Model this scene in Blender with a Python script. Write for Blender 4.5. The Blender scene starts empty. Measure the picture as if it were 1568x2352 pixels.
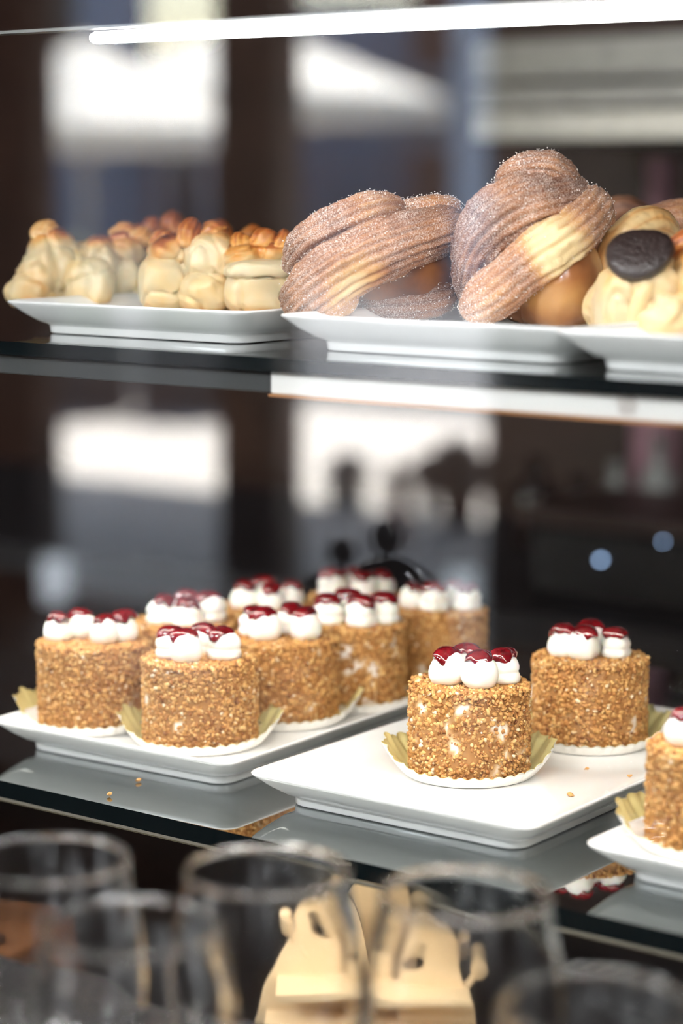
import bpy, bmesh, math, random
import numpy as np
from mathutils import Vector, Matrix, noise as mnoise

C = bpy.context.scene.collection
SC = bpy.context.scene
PI = math.pi
# ------------------------------------------------------------------ camera
CAMZ = 1.45                      # eye height above the cafe floor
YAW, PITCH, FPX = math.radians(37.2), math.radians(8.43), 5169.0
cam = bpy.data.cameras.new('camera')
cam.sensor_fit = 'VERTICAL'; cam.sensor_height = 36.0; cam.sensor_width = 24.0
cam.lens = FPX / 2352 * 36
cam.clip_start = 0.02; cam.clip_end = 300
cam.dof.use_dof = True; cam.dof.focus_distance = 1.285; cam.dof.aperture_fstop = 3.4
camo = bpy.data.objects.new('camera', cam); C.objects.link(camo)
camo.location = (0, 0, CAMZ); camo.rotation_euler = (PI/2 - PITCH, 0, YAW)
SC.camera = camo
# ------------------------------------------------------------------ world, sun, exposure
SUN_EL, SUN_AZ = math.radians(58), math.radians(205)     # azimuth of the sun seen from the street, x = sin, y = cos
w = bpy.data.worlds.new('world'); SC.world = w; w.use_nodes = True
nt = w.node_tree; nt.nodes.clear()
wo = nt.nodes.new('ShaderNodeOutputWorld'); bg = nt.nodes.new('ShaderNodeBackground'); sky = nt.nodes.new('ShaderNodeTexSky')
sky.sky_type = 'NISHITA'; sky.sun_disc = False; sky.sun_elevation = SUN_EL; sky.sun_rotation = SUN_AZ
sky.dust_density = 2.5; sky.air_density = 1.3
bg.inputs['Strength'].default_value = 1.6
nt.links.new(sky.outputs[0], bg.inputs[0]); nt.links.new(bg.outputs[0], wo.inputs[0])
sun = bpy.data.lights.new('sun', 'SUN'); sun.energy = 78; sun.angle = math.radians(0.6); sun.color = (1, .96, .9)
suno = bpy.data.objects.new('sun', sun); C.objects.link(suno)
sd = Vector((math.sin(SUN_AZ)*math.cos(SUN_EL), math.cos(SUN_AZ)*math.cos(SUN_EL), math.sin(SUN_EL)))
suno.rotation_euler = sd.to_track_quat('Z', 'Y').to_euler(); suno.location = (-8, -12, 14)
SC.view_settings.view_transform = 'Standard'; SC.view_settings.look = 'None'
SC.view_settings.exposure = 0; SC.view_settings.gamma = 1; SC.view_settings.use_curve_mapping = False
SC.cycles.max_bounces = 14; SC.cycles.transparent_max_bounces = 24; SC.cycles.glossy_bounces = 6
SC.cycles.transmission_bounces = 12; SC.cycles.diffuse_bounces = 4
SC.cycles.sample_clamp_indirect = 40; SC.cycles.caustics_reflective = True; SC.cycles.caustics_refractive = False
SC.cycles.use_denoising = True

def area_light(name, loc, rot, sx, sy, power, col=(1, 1, 1), spread=PI):
    l = bpy.data.lights.new(name, 'AREA'); l.shape = 'RECTANGLE'; l.size = sx; l.size_y = sy; l.energy = power; l.color = col; l.spread = spread
    o = bpy.data.objects.new(name, l); C.objects.link(o); o.location = loc; o.rotation_euler = rot
    return o

# ------------------------------------------------------------------ measuring helpers (points on real planes)
_F = np.array([-math.sin(YAW)*math.cos(PITCH), math.cos(YAW)*math.cos(PITCH), -math.sin(PITCH)])
_R = np.array([math.cos(YAW), math.sin(YAW), 0]); _U = np.cross(_R, _F); _O = np.array([0, 0, CAMZ])
def ray(x, y): return _F + (x-784)/FPX*_R - (y-1176)/FPX*_U
def on_z(x, y, z): d = ray(x, y); return _O + d*(z-CAMZ)/d[2]
def on_y(x, y, Y): d = ray(x, y); return _O + d*Y/d[1]
PANE_Y = 0.895
def street(x, y, dist):
    """point of the street that the front pane mirrors at (x, y), at a horizontal run of dist metres"""
    d = ray(x, y); p = _O + d*dist/math.hypot(d[0], d[1]); p[1] = 2*PANE_Y - p[1]; return p
RIGHT = np.array([math.cos(YAW), math.sin(YAW), 0]); AWAY = np.array([-math.sin(YAW), math.cos(YAW), 0]); UP = np.array([0, 0, 1.])

# ------------------------------------------------------------------ materials
def lin(r, g, b):
    def f(c):
        c /= 255.0
        return c/12.92 if c <= .04045 else ((c+.055)/1.055)**2.4
    return (f(r), f(g), f(b), 1)
MATS = {}
def new_mat(name):
    m = bpy.data.materials.new(name); m.use_nodes = True; m.node_tree.nodes.clear(); MATS[name] = m
    return m, m.node_tree.nodes, m.node_tree.links
def N(ns, typ, **kw):
    n = ns.new(typ)
    for k, v in kw.items():
        if k.startswith('i_'):
            n.inputs[k[2:].replace('_', ' ')].default_value = v
        else: setattr(n, k, v)
    return n
def principled(name, col, rough=.5, metal=0., spec=.5, ior=1.5, coat=0., bump=None, var=None, emit=None, trans=0., sss=None):
    """bump=(scale, strength, distance); var=(scale, amount) noise variation of the value"""
    m, ns, L = new_mat(name)
    out = N(ns, 'ShaderNodeOutputMaterial'); p = N(ns, 'ShaderNodeBsdfPrincipled')
    L.new(p.outputs[0], out.inputs[0])
    p.inputs['Base Color'].default_value = col; p.inputs['Roughness'].default_value = rough
    p.inputs['Metallic'].default_value = metal; p.inputs['IOR'].default_value = ior
    p.inputs['Specular IOR Level'].default_value = spec; p.inputs['Coat Weight'].default_value = coat
    p.inputs['Coat Roughness'].default_value = .05; p.inputs['Transmission Weight'].default_value = trans
    if sss: p.inputs['Subsurface Weight'].default_value = sss[0]; p.inputs['Subsurface Scale'].default_value = sss[1]
    if emit: p.inputs['Emission Color'].default_value = emit[0]; p.inputs['Emission Strength'].default_value = emit[1]
    tc = N(ns, 'ShaderNodeTexCoord')
    if var:
        no = N(ns, 'ShaderNodeTexNoise', i_Scale=var[0], i_Detail=5.0); L.new(tc.outputs['Object'], no.inputs['Vector'])
        mr = N(ns, 'ShaderNodeMapRange'); mr.inputs[1].default_value = .3; mr.inputs[2].default_value = .7
        mr.inputs[3].default_value = 1-var[1]; mr.inputs[4].default_value = 1+var[1]
        L.new(no.outputs[0], mr.inputs[0])
        hsv = N(ns, 'ShaderNodeHueSaturation', i_Color=col); L.new(mr.outputs[0], hsv.inputs['Value']); L.new(hsv.outputs[0], p.inputs['Base Color'])
    if bump:
        nb = N(ns, 'ShaderNodeTexNoise', i_Scale=bump[0], i_Detail=4.0); L.new(tc.outputs['Object'], nb.inputs['Vector'])
        b = N(ns, 'ShaderNodeBump', i_Strength=bump[1], i_Distance=bump[2]); L.new(nb.outputs[0], b.inputs['Height']); L.new(b.outputs[0], p.inputs['Normal'])
    return m
def emission(name, col, s):
    m, ns, L = new_mat(name); out = N(ns, 'ShaderNodeOutputMaterial'); e = N(ns, 'ShaderNodeEmission')
    e.inputs[0].default_value = col; e.inputs[1].default_value = s; L.new(e.outputs[0], out.inputs[0]); return m
def sheet_glass(name, tint=(1, 1, 1, 1), base=.045):
    """thin pane: see-through plus a mirror reflection that grows with the angle"""
    m, ns, L = new_mat(name); out = N(ns, 'ShaderNodeOutputMaterial')
    t = N(ns, 'ShaderNodeBsdfTransparent'); t.inputs[0].default_value = tint
    g = N(ns, 'ShaderNodeBsdfGlossy'); g.inputs['Roughness'].default_value = 0.0; g.inputs[0].default_value = (1, 1, 1, 1)
    lw = N(ns, 'ShaderNodeLayerWeight', i_Blend=.5)
    pw = N(ns, 'ShaderNodeMath', operation='POWER'); pw.inputs[1].default_value = 5.0
    mr = N(ns, 'ShaderNodeMapRange'); mr.inputs[3].default_value = base; mr.inputs[4].default_value = 1.0
    mx = N(ns, 'ShaderNodeMixShader')
    L.new(lw.outputs['Facing'], pw.inputs[0]); L.new(pw.outputs[0], mr.inputs[0]); L.new(mr.outputs[0], mx.inputs[0])
    L.new(t.outputs[0], mx.inputs[1]); L.new(g.outputs[0], mx.inputs[2]); L.new(mx.outputs[0], out.inputs[0]); return m
def ramp(ns, stops):
    r = N(ns, 'ShaderNodeValToRGB'); e = r.color_ramp.elements
    e[0].position, e[0].color = stops[0]; e[1].position, e[1].color = stops[-1]
    for p, c in stops[1:-1]:
        k = e.new(p); k.color = c
    return r

principled('porcelain', lin(238, 237, 234), .08, coat=.3, var=(6, .015))
principled('black_glass_shelf', (.36, .38, .38, 1), .015, metal=1.)
principled('glass_edge', (.003, .006, .007, 1), .08, ior=1.5)
principled('bar_dim', lin(58, 60, 60), .5)  # dimmer copy of the white bar, its loss of light put into the colour
principled('dark_metal', (.012, .012, .013, 1), .35, metal=.6)
principled('black_enamel', (.006, .006, .006, 1), .3)
principled('dull_brass', lin(96, 88, 68), .6, metal=.3)
principled('steel', (.30, .30, .295, 1), .36, metal=1., var=(40, .12))
principled('mid_steel', (.42, .42, .41, 1), .28, metal=1., var=(40, .12))
principled('bright_steel', (.72, .72, .7, 1), .25, metal=1.)
principled('cream', lin(252, 249, 240), .42, sss=(.25, .004), bump=(220, .25, .0006))
principled('cherry_gel', (.16, .004, .008, 1), .04, coat=1., ior=1.45, sss=(.15, .002), var=(180, .5))
principled('paper_gold', lin(226, 214, 150), .6, var=(60, .08))
principled('paper_white', lin(244, 240, 232), .6)
principled('wood_light', lin(226, 200, 160), .5, var=(14, .06))
principled('wood_brown', lin(120, 78, 48), .5, var=(14, .2))
principled('wood_mid', lin(172, 120, 76), .5, var=(14, .15))
principled('dark_wood', lin(58, 36, 28), .45, var=(9, .3))
principled('wall_paint', lin(62, 48, 44), .7, var=(3, .2))
principled('floor_board', lin(70, 55, 45), .5, var=(5, .2))
principled('ceiling_paint', lin(90, 88, 86), .8)
principled('chocolate', lin(42, 30, 28), .28, bump=(420, 1.0, .0016), coat=.25)
principled('pavement_stone', lin(178, 172, 166), .8, var=(3, .06))
m, ns, L = new_mat('canvas_white'); out = N(ns, 'ShaderNodeOutputMaterial'); d1 = N(ns, 'ShaderNodeBsdfDiffuse'); d2 = N(ns, 'ShaderNodeBsdfTranslucent'); mx = N(ns, 'ShaderNodeMixShader', i_Fac=.35)
d1.inputs[0].default_value = lin(246, 244, 240); d2.inputs[0].default_value = lin(244, 236, 220); L.new(d1.outputs[0], mx.inputs[1]); L.new(d2.outputs[0], mx.inputs[2]); L.new(mx.outputs[0], out.inputs[0])
principled('asphalt', lin(62, 62, 66), .9, var=(2, .15))
principled('facade_grey', lin(150, 160, 178), .9, var=(.6, .1))
principled('facade_pale', lin(186, 192, 204), .9, var=(.6, .08))
principled('facade_brown', lin(96, 66, 54), .9, var=(.8, .2))
principled('dark_window', (.02, .022, .03, 1), .12)
principled('brick_red', lin(140, 60, 58), .8)
principled('anthracite', lin(46, 44, 48), .6)
principled('grey_metal', lin(170, 168, 166), .4, metal=.3)
principled('planter_white', lin(235, 238, 242), .5)
principled('leaf_dark', lin(52, 46, 48), .8)
principled('leaf_green', lin(60, 78, 52), .7, var=(5, .3))
principled('bottle_dark', (.02, .012, .01, 1), .06, ior=1.6)
principled('bottle_pale', lin(150, 150, 146), .15)
principled('ceramic_pink', lin(170, 130, 140), .3)
principled('counter_top', lin(38, 36, 38), .25)
emission('led', (1, .985, .95, 1), 52)
emission('led_strip', (1, .93, .82, 1), 50)
emission('led_strip_low', (1, .93, .82, 1), 30)
emission('fill_panel_glow', (.95, .97, 1, 1), 30)
emission('pendant_fill_glow', (.94, .97, 1, 1), 330)
emission('glare_glow', (.82, .9, 1, 1), 5)
emission('lamp_blue', (.45, .65, 1, 1), 9)
emission('lamp_white', (.9, .95, 1, 1), 9)
sheet_glass('pane_glass', (.97, .975, .975, 1), .055)
sheet_glass('window_glass', (.97, .98, .98, 1), .03)
sheet_glass('smoked_glass', (.16, .155, .15, 1), .05)
# wine glass
m, ns, L = new_mat('crystal'); out = N(ns, 'ShaderNodeOutputMaterial'); g = N(ns, 'ShaderNodeBsdfGlass'); g.inputs['IOR'].default_value = 1.5; g.inputs['Roughness'].default_value = 0.035
L.new(g.outputs[0], out.inputs[0])
# crumb coating: one tone per crumb
def crumb_mat(name):
    m, ns, L = new_mat(name); out = N(ns, 'ShaderNodeOutputMaterial'); p = N(ns, 'ShaderNodeBsdfPrincipled'); L.new(p.outputs[0], out.inputs[0])
    ge = N(ns, 'ShaderNodeNewGeometry')
    r = ramp(ns, [(0, lin(126, 74, 34)), (.12, lin(170, 112, 56)), (.5, lin(200, 146, 82)), (.8, lin(214, 166, 100)), (.95, lin(222, 182, 120)), (1, lin(240, 222, 192))])
    L.new(ge.outputs['Random Per Island'], r.inputs[0]); L.new(r.outputs[0], p.inputs['Base Color'])
    p.inputs['Roughness'].default_value = .55
crumb_mat('crumb')
def attr_mat(name, attr, stops, rough=.5, noise_amt=.25, noise_scale=60, bump=(350, .3, .0006), sugar=0., coat=0., sss=0.):
    """pastry crust: the baked tone of each point is kept in a mesh attribute"""
    m, ns, L = new_mat(name); out = N(ns, 'ShaderNodeOutputMaterial'); p = N(ns, 'ShaderNodeBsdfPrincipled'); L.new(p.outputs[0], out.inputs[0])
    at = N(ns, 'ShaderNodeAttribute', attribute_name=attr); tc = N(ns, 'ShaderNodeTexCoord')
    no = N(ns, 'ShaderNodeTexNoise', i_Scale=noise_scale, i_Detail=6.0); L.new(tc.outputs['Object'], no.inputs['Vector'])
    mr = N(ns, 'ShaderNodeMapRange'); mr.inputs[1].default_value = .25; mr.inputs[2].default_value = .75; mr.inputs[3].default_value = -noise_amt; mr.inputs[4].default_value = noise_amt
    L.new(no.outputs[0], mr.inputs[0])
    ad = N(ns, 'ShaderNodeMath', operation='ADD', use_clamp=True); L.new(at.outputs['Fac'], ad.inputs[0]); L.new(mr.outputs[0], ad.inputs[1])
    r = ramp(ns, stops); L.new(ad.outputs[0], r.inputs[0])
    col = r.outputs[0]
    if sugar:
        vo = N(ns, 'ShaderNodeTexNoise', i_Scale=1500.0, i_Detail=2.0); L.new(tc.outputs['Object'], vo.inputs['Vector'])
        big = N(ns, 'ShaderNodeTexNoise', i_Scale=70.0, i_Detail=3.0); L.new(tc.outputs['Object'], big.inputs['Vector'])
        s1 = N(ns, 'ShaderNodeMapRange'); s1.inputs[1].default_value = .44; s1.inputs[2].default_value = .66; L.new(vo.outputs[0], s1.inputs[0])
        s2 = N(ns, 'ShaderNodeMapRange'); s2.inputs[1].default_value = .3; s2.inputs[2].default_value = .65; s2.inputs[3].default_value = .35; s2.inputs[4].default_value = 1.; L.new(big.outputs[0], s2.inputs[0])
        sa = N(ns, 'ShaderNodeAttribute', attribute_name='sugar')
        mu = N(ns, 'ShaderNodeMath', operation='MULTIPLY'); L.new(s1.outputs[0], mu.inputs[0]); L.new(s2.outputs[0], mu.inputs[1])
        mu2 = N(ns, 'ShaderNodeMath', operation='MULTIPLY'); L.new(mu.outputs[0], mu2.inputs[0]); L.new(sa.outputs['Fac'], mu2.inputs[1])
        mu3 = N(ns, 'ShaderNodeMath', operation='MULTIPLY', use_clamp=True); L.new(mu2.outputs[0], mu3.inputs[0]); mu3.inputs[1].default_value = sugar
        mx = N(ns, 'ShaderNodeMix', data_type='RGBA'); mx.inputs[7].default_value = lin(226, 208, 196)
        L.new(mu3.outputs[0], mx.inputs[0]); L.new(col, mx.inputs[6]); col = mx.outputs[2]
    L.new(col, p.inputs['Base Color'])
    p.inputs['Roughness'].default_value = rough; p.inputs['Coat Weight'].default_value = coat; p.inputs['Coat Roughness'].default_value = .2
    if sss: p.inputs['Subsurface Weight'].default_value = sss; p.inputs['Subsurface Scale'].default_value = .004
    nb = N(ns, 'ShaderNodeTexNoise', i_Scale=bump[0], i_Detail=4.0); L.new(tc.outputs['Object'], nb.inputs['Vector'])
    b = N(ns, 'ShaderNodeBump', i_Strength=bump[1], i_Distance=bump[2]); L.new(nb.outputs[0], b.inputs['Height']); L.new(b.outputs[0], p.inputs['Normal'])
attr_mat('cake_sponge', 'patch', [(0, lin(168, 118, 64)), (.5, lin(206, 170, 124)), (1, lin(244, 236, 226))], .7, .12, 90)
BREAD = [(0, lin(214, 196, 160)), (.35, lin(218, 186, 134)), (.6, lin(214, 152, 78)), (.8, lin(168, 92, 40)), (1, lin(92, 44, 22))]
attr_mat('pale_crust', 'bake', BREAD, .42, .10, 45, (140, .25, .001), coat=.1, sss=.12)
CRUF = [(0, lin(228, 204, 154)), (.3, lin(200, 150, 90)), (.55, lin(164, 106, 62)), (.8, lin(118, 72, 46)), (1, lin(78, 46, 34))]
attr_mat('sugared_crust', 'bake', CRUF, .5, .10, 60, (900, .5, .0006), sugar=.95)
attr_mat('glazed_crust', 'bake', CRUF, .28, .10, 60, (300, .3, .0006), coat=.3)
principled('sugar_grain', lin(240, 232, 226), .15, ior=1.5)

# ------------------------------------------------------------------ object helpers
def mesh_from(name, V, Fc, mats, smooth=True, attrs=None, midx=None):
    me = bpy.data.meshes.new(name)
    V = np.asarray(V, float)
    me.from_pydata(V.tolist(), [], [tuple(int(i) for i in f) for f in Fc])
    for k in (mats if isinstance(mats, (list, tuple)) else [mats]): me.materials.append(MATS[k])
    if smooth: me.polygons.foreach_set('use_smooth', [True]*len(me.polygons))
    if midx is not None: me.polygons.foreach_set('material_index', list(midx))
    for k, a in (attrs or {}).items():
        at = me.attributes.new(k, 'FLOAT', 'POINT'); at.data.foreach_set('value', np.asarray(a, np.float32))
    me.update(); return me
def link(name, me, parent=None, loc=None, rotz=0):
    o = bpy.data.objects.new(name, me); C.objects.link(o)
    if parent: o.parent = parent
    if loc is not None: o.location = loc
    if rotz: o.rotation_euler = (0, 0, rotz)
    return o
def tag(o, label=None, cat=None, group=None, kind=None):
    if label: o['label'] = label
    if cat: o['category'] = cat
    if group: o['group'] = group
    if kind: o['kind'] = kind
    return o
def thing(name, label, cat, loc, rotz=0, group=None):
    o = bpy.data.objects.new(name, None); C.objects.link(o); o.empty_display_size = .02
    o.location = loc; o.rotation_euler = (0, 0, rotz); return tag(o, label, cat, group)
class MB:
    def __init__(s): s.v = []; s.f = []
    def add(s, V, Fc):
        n = len(s.v); s.v += [tuple(p) for p in V]; s.f += [tuple(i+n for i in f) for f in Fc]; return s
    def box(s, x0, x1, y0, y1, z0, z1):
        return s.add([(x, y, z) for z in (z0, z1) for y in (y0, y1) for x in (x0, x1)],
                     [(0, 2, 3, 1), (4, 5, 7, 6), (0, 1, 5, 4), (2, 6, 7, 3), (0, 4, 6, 2), (1, 3, 7, 5)])
    def build(s, name, mat, parent=None, loc=None, smooth=False, bevel=0):
        o = link(name, mesh_from(name, s.v, s.f, mat, smooth), parent, loc)
        if bevel:
            b = o.modifiers.new('bevel', 'BEVEL'); b.width = bevel; b.segments = 2; b.limit_method = 'ANGLE'
        return o
def grid_faces(nr, nc, close_c=True):
    """rows x columns of vertices, columns wrap"""
    fs = []
    for i in range(nr-1):
        for j in range(nc if close_c else nc-1):
            a = i*nc+j; b = i*nc+(j+1) % nc; fs.append((a, b, b+nc, a+nc))
    return fs
def lathe(profile, n=48, wob=None):
    """profile of (r, z) from bottom centre to top; r = 0 ends are closed with a fan of tiny radius"""
    th = np.linspace(0, 2*PI, n, endpoint=False); V = []
    for r, z in profile:
        rr = max(r, 1e-5)
        for t in th:
            k = wob(t, z, rr) if wob else 1.0
            V.append((rr*k*math.cos(t), rr*k*math.sin(t), z))
    F = grid_faces(len(profile), n)
    F.append(tuple(range(n-1, -1, -1))); F.append(tuple((len(profile)-1)*n+i for i in range(n)))
    return V, F
def catmull(P, n):
    P = np.asarray(P, float); Q = np.vstack([2*P[0]-P[1], P, 2*P[-1]-P[-2]]); out = []
    seg = len(P)-1
    for k in range(n):
        u = k/(n-1)*seg; i = min(int(u), seg-1); t = u-i
        p0, p1, p2, p3 = Q[i:i+4]
        out.append(.5*((2*p1)+(-p0+p2)*t+(2*p0-5*p1+4*p2-p3)*t*t+(-p0+3*p1-3*p2+p3)*t**3))
    return np.array(out)
def nz(p, s, seed=0): return mnoise.noise(Vector((p[0]*s+seed*7.3, p[1]*s-seed*3.1, p[2]*s+seed*1.7)))
def tube(path, radii, n=72, m=40, flat=1.0, ridges=0, ramp_=0.05, twist=0., seed=0, rough=.02):
    """strand with rounded ends and lengthwise ridges; returns vertices, faces, along, ridge height"""
    Pn = catmull(path, n); Rn = catmull(np.array(radii)[:, None], n)[:, 0]
    T = np.gradient(Pn, axis=0); T /= np.linalg.norm(T, axis=1)[:, None]
    V = []; al = []; rg = []
    nrm = np.cross(T[0], [0.13, .21, 1.]); nrm /= np.linalg.norm(nrm)
    rs = random.Random(seed); ph = [rs.uniform(0, 2*PI) for _ in range(4)]
    for i in range(n):
        nrm = nrm - T[i]*np.dot(nrm, T[i]); nrm /= np.linalg.norm(nrm); bi = np.cross(T[i], nrm)
        u = i/(n-1); e = min(1, math.sqrt(max(0, 1-(1-min(u, 1-u)/.16)**2))) if min(u, 1-u) < .16 else 1.
        e = max(e, .03)
        for j in range(m):
            a = 2*PI*j/m + twist*u
            h = 0.
            if ridges:
                h = abs(math.sin(ridges*(2*PI*j/m)/2 + ph[0] + .6*math.sin(2*a+ph[1])))**.6 - .6
                h += .5*math.sin(3*2*PI*j/m+ph[2])*.4
            r = Rn[i]*e*(1+ramp_*h*(.75+.5*math.sin(u*9+ph[3])*math.sin(j*.35+ph[1])))
            p = Pn[i]+r*(math.cos(a)*nrm+flat*math.sin(a)*bi)
            q = nz(p, 90, seed)*rough*2+nz(p, 300, seed)*rough
            p = Pn[i]+r*(1+q)*(math.cos(a)*nrm+flat*math.sin(a)*bi)
            V.append(p); al.append(u); rg.append(h)
    F = grid_faces(n, m); F.append(tuple(range(m-1, -1, -1))); F.append(tuple((n-1)*m+i for i in range(m)))
    return np.array(V), F, np.array(al), np.array(rg)
def blob(c, rx, ry, rz, n=40, m=48, amp=.05, scale=60, seed=0, axes=None):
    V = []
    A = np.eye(3) if axes is None else axes
    for i in range(n):
        ph = -PI/2+PI*(i+.02)/(n-1+.04)
        for j in range(m):
            t = 2*PI*j/m; d = np.array([rx*math.cos(ph)*math.cos(t), ry*math.cos(ph)*math.sin(t), rz*math.sin(ph)])
            p = d @ A; k = 1+amp*nz(p, scale, seed)+amp*.4*nz(p, scale*3, seed+5)
            V.append(np.array(c)+p*k)
    F = grid_faces(n, m); F.append(tuple(range(m-1, -1, -1))); F.append(tuple((n-1)*m+i for i in range(m)))
    return np.array(V), F

# ================================================================== room shell
RX0, RX1, RY0, RY1, RZ1 = -7.5, 3.0, -3.6, 2.9, 3.0
def struct(name, mb, mat): return tag(mb.build(name, mat), kind='structure')
struct('floor', MB().box(RX0, RX1, RY0-.1, RY1, -.1, 0), 'floor_board')
struct('ceiling', MB().box(RX0-.2, RX1+.2, RY0-.15, RY1+.2, RZ1, RZ1+.2), 'ceiling_paint')
struct('wall_left', MB().box(RX0-.2, RX0, RY0-.1, RY1, 0, RZ1), 'wall_paint')
struct('wall_right', MB().box(RX1, RX1+.2, RY0-.1, RY1, 0, RZ1), 'wall_paint')
struct('wall_rear', MB().box(RX0, RX1, RY1, RY1+.2, 0, RZ1), 'dark_wood')
VY = 2*PANE_Y-RY0
ox = [on_y(px, 700, VY)[0] for px in (82, 503, 640, 1122)]
WH = 2.55
def wall_piece(name, x0, x1, z0, z1, mat='wall_paint'): struct(name, MB().box(x0, x1, RY0-.12, RY0, z0, z1), mat)
wall_piece('wall_street', RX0, ox[0], 0, RZ1)
wall_piece('wall_street_pier', ox[1], ox[2], 0, RZ1, 'dark_wood')
wall_piece('wall_street_end', ox[3], RX1, 0, RZ1)
wall_piece('wall_street_lintel', ox[0], ox[1], WH, RZ1)
wall_piece('wall_street_header', ox[2], ox[3], WH, RZ1)
for k, (a, b) in enumerate(((ox[0], ox[1]), (ox[2], ox[3]))):
    d = tag(MB().box(a, b, RY0-.07, RY0-.064, 0.02, WH).build('window_%d' % (k+1), 'window_glass'), kind='structure')
    for nm, bx in (('window_sill', (a, b, RY0-.1, RY0-.03, 0, .05)), ('window_head', (a, b, RY0-.1, RY0-.03, WH-.05, WH))):
        MB().box(*bx).build(nm, 'dark_metal', d)
    l = area_light('window_portal', ((a+b)/2, RY0-.13, WH/2), (-PI/2, 0, 0), b-a, WH, 1); l.data.cycles.is_portal = True

a = on_y(512, 895, VY); b = on_y(592, 1060, VY)
sg = thing('wooden_plaque', 'plain brown wooden plaque on the dark pier, mirrored between the windows', 'plaque', (a[0], RY0+.001, b[2]))
MB().box(0, b[0]-a[0], 0, .02, 0, a[2]-b[2]).build('panel', 'wood_brown', sg, bevel=.004)
MB().box(-.02, b[0]-a[0]+.02, 0, .03, a[2]-b[2], a[2]-b[2]+.03).build('top_rail', 'dark_wood', sg)
# ================================================================== street, mirrored in the front pane
struct('pavement', MB().box(-70, 40, -9.6, RY0-.12, -.12, 0), 'pavement_stone')
struct('road', MB().box(-70, 40, -75, -9.6, -.22, -.10), 'asphalt')
# awning of the cafe: shades the pavement by the door
t = thing('shop_awning', 'grey canvas awning over the cafe windows on the street side', 'awning', (-3.6, RY0-.12, 2.75))
MB().add([(-5, 0, .2), (5, 0, .2), (5, -3.9, -.09), (-5, -3.9, -.09), (-5, 0, .23), (5, 0, .23), (5, -3.9, -.06), (-5, -3.9, -.06)],
         [(0, 1, 2, 3), (7, 6, 5, 4), (0, 4, 5, 1), (1, 5, 6, 2), (2, 6, 7, 3), (3, 7, 4, 0)]).build('canopy', 'anthracite', t)
MB().box(-5, 5, -3.93, -3.89, -.13, -.06).build('front_bar', 'dark_metal', t)
def parasol(px, dist, half, z_rim, z_top, z_val, rz, label):
    p = street(px, 410, dist); t = thing('parasol', label, 'parasol', (p[0], p[1], 0), rz+math.atan2(2*PANE_Y-p[1], -p[0])-PI/4, 'parasols on the sunny terrace')
    h = half; d = z_rim-z_val
    V = [(h, h, z_rim), (-h, h, z_rim), (-h, -h, z_rim), (h, -h, z_rim), (0, 0, z_top)]
    MB().add(V+[(a, b, c-.02) for a, b, c in V], [(0, 1, 4), (1, 2, 4), (2, 3, 4), (3, 0, 4), (6, 5, 9), (7, 6, 9), (8, 7, 9), (5, 8, 9)]).build('canopy', 'canvas_white', t)
    mb = MB()
    for a, b in ((0, 1), (1, 2), (2, 3), (3, 0)):
        A = V[a]; B = V[b]; k = 1.012
        mb.add([A, B, (B[0], B[1], z_val), (A[0], A[1], z_val), (A[0]*k, A[1]*k, z_rim), (B[0]*k, B[1]*k, z_rim), (B[0]*k, B[1]*k, z_val), (A[0]*k, A[1]*k, z_val)],
               [(0, 1, 2, 3), (7, 6, 5, 4), (0, 4, 5, 1), (3, 2, 6, 7)])
    mb.build('valance', 'canvas_white', t)
    Vp, Fp = lathe([(.03, 0), (.03, z_top-.05)], 16); MB().add(Vp, Fp).build('pole', 'grey_metal', t, smooth=True)
    Vp, Fp = lathe([(.28, 0), (.28, .05), (.06, .09), (.06, .3)], 24); MB().add(Vp, Fp).build('base', 'anthracite', t)
    return t
parasol(200, 16.0, .84, 1.80, 2.42, 1.64, 0, 'white square parasol mirrored at the far left of the glass, by the wall edge')
parasol(575, 19.5, 1.18, 2.13, 2.78, 1.93, 0, 'white square parasol mirrored behind the dark pier in the glass')
# facades across the street
def building(px0, px1, dist, z1, mat, label, wins=(), wmat='dark_window', depth=5):
    a = street(px0, 410, dist); b = street(px1, 410, dist); d = b-a; wdt = float(np.hypot(d[0], d[1]))
    t = thing('building', label, 'building', (a[0], a[1], 0), math.atan2(d[1], d[0]))
    # local x along the facade, the street side is where the cafe is (+y or -y)
    s = 1 if np.dot(np.array([-d[1], d[0]]), np.array([0-a[0], 0-a[1]])) > 0 else -1
    MB().box(0, wdt, min(0, -s*depth), max(0, -s*depth), 0, z1).build('facade', mat, t)
    for (u0, u1, w0, w1) in wins:
        f = MB().box(u0*wdt, u1*wdt, min(0, s*.08), max(0, s*.08), w0, w1).build('window_frame', 'facade_pale', t)
        MB().box(u0*wdt+.08, u1*wdt-.08, min(s*.05, s*.1), max(s*.05, s*.1), w0+.08, w1-.08).build('pane', wmat, f)
    return t
building(-400, 345, 34, 5.2, 'facade_grey', 'grey blue rendered house mirrored left of the dark pier', [(.55, .72, .2, 2.2), (.05, .35, .2, 2.4), (.1, .3, 2.9, 4.4), (.6, .8, 2.9, 4.4)])
building(345, 640, 32, 2.75, 'facade_brown', 'low brown shop front mirrored beside the dark pier', [(.1, .45, .3, 1.9), (.55, .9, .3, 1.9)])
building(640, 945, 36, 4.2, 'facade_grey', 'grey house with tall shutters mirrored right of the dark pier', [(.15, .4, .1, 2.3), (.6, .85, .1, 2.3)], 'facade_grey')
building(945, 1040, 33, 4.6, 'facade_brown', 'narrow brown brick house mirrored near the right window edge', [(.1, .9, 1.9, 2.95)])
building(1040, 1180, 31, 6.0, 'facade_pale', 'pale house corner mirrored at the right window edge', [(.7, .95, .4, 2.2)])
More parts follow.
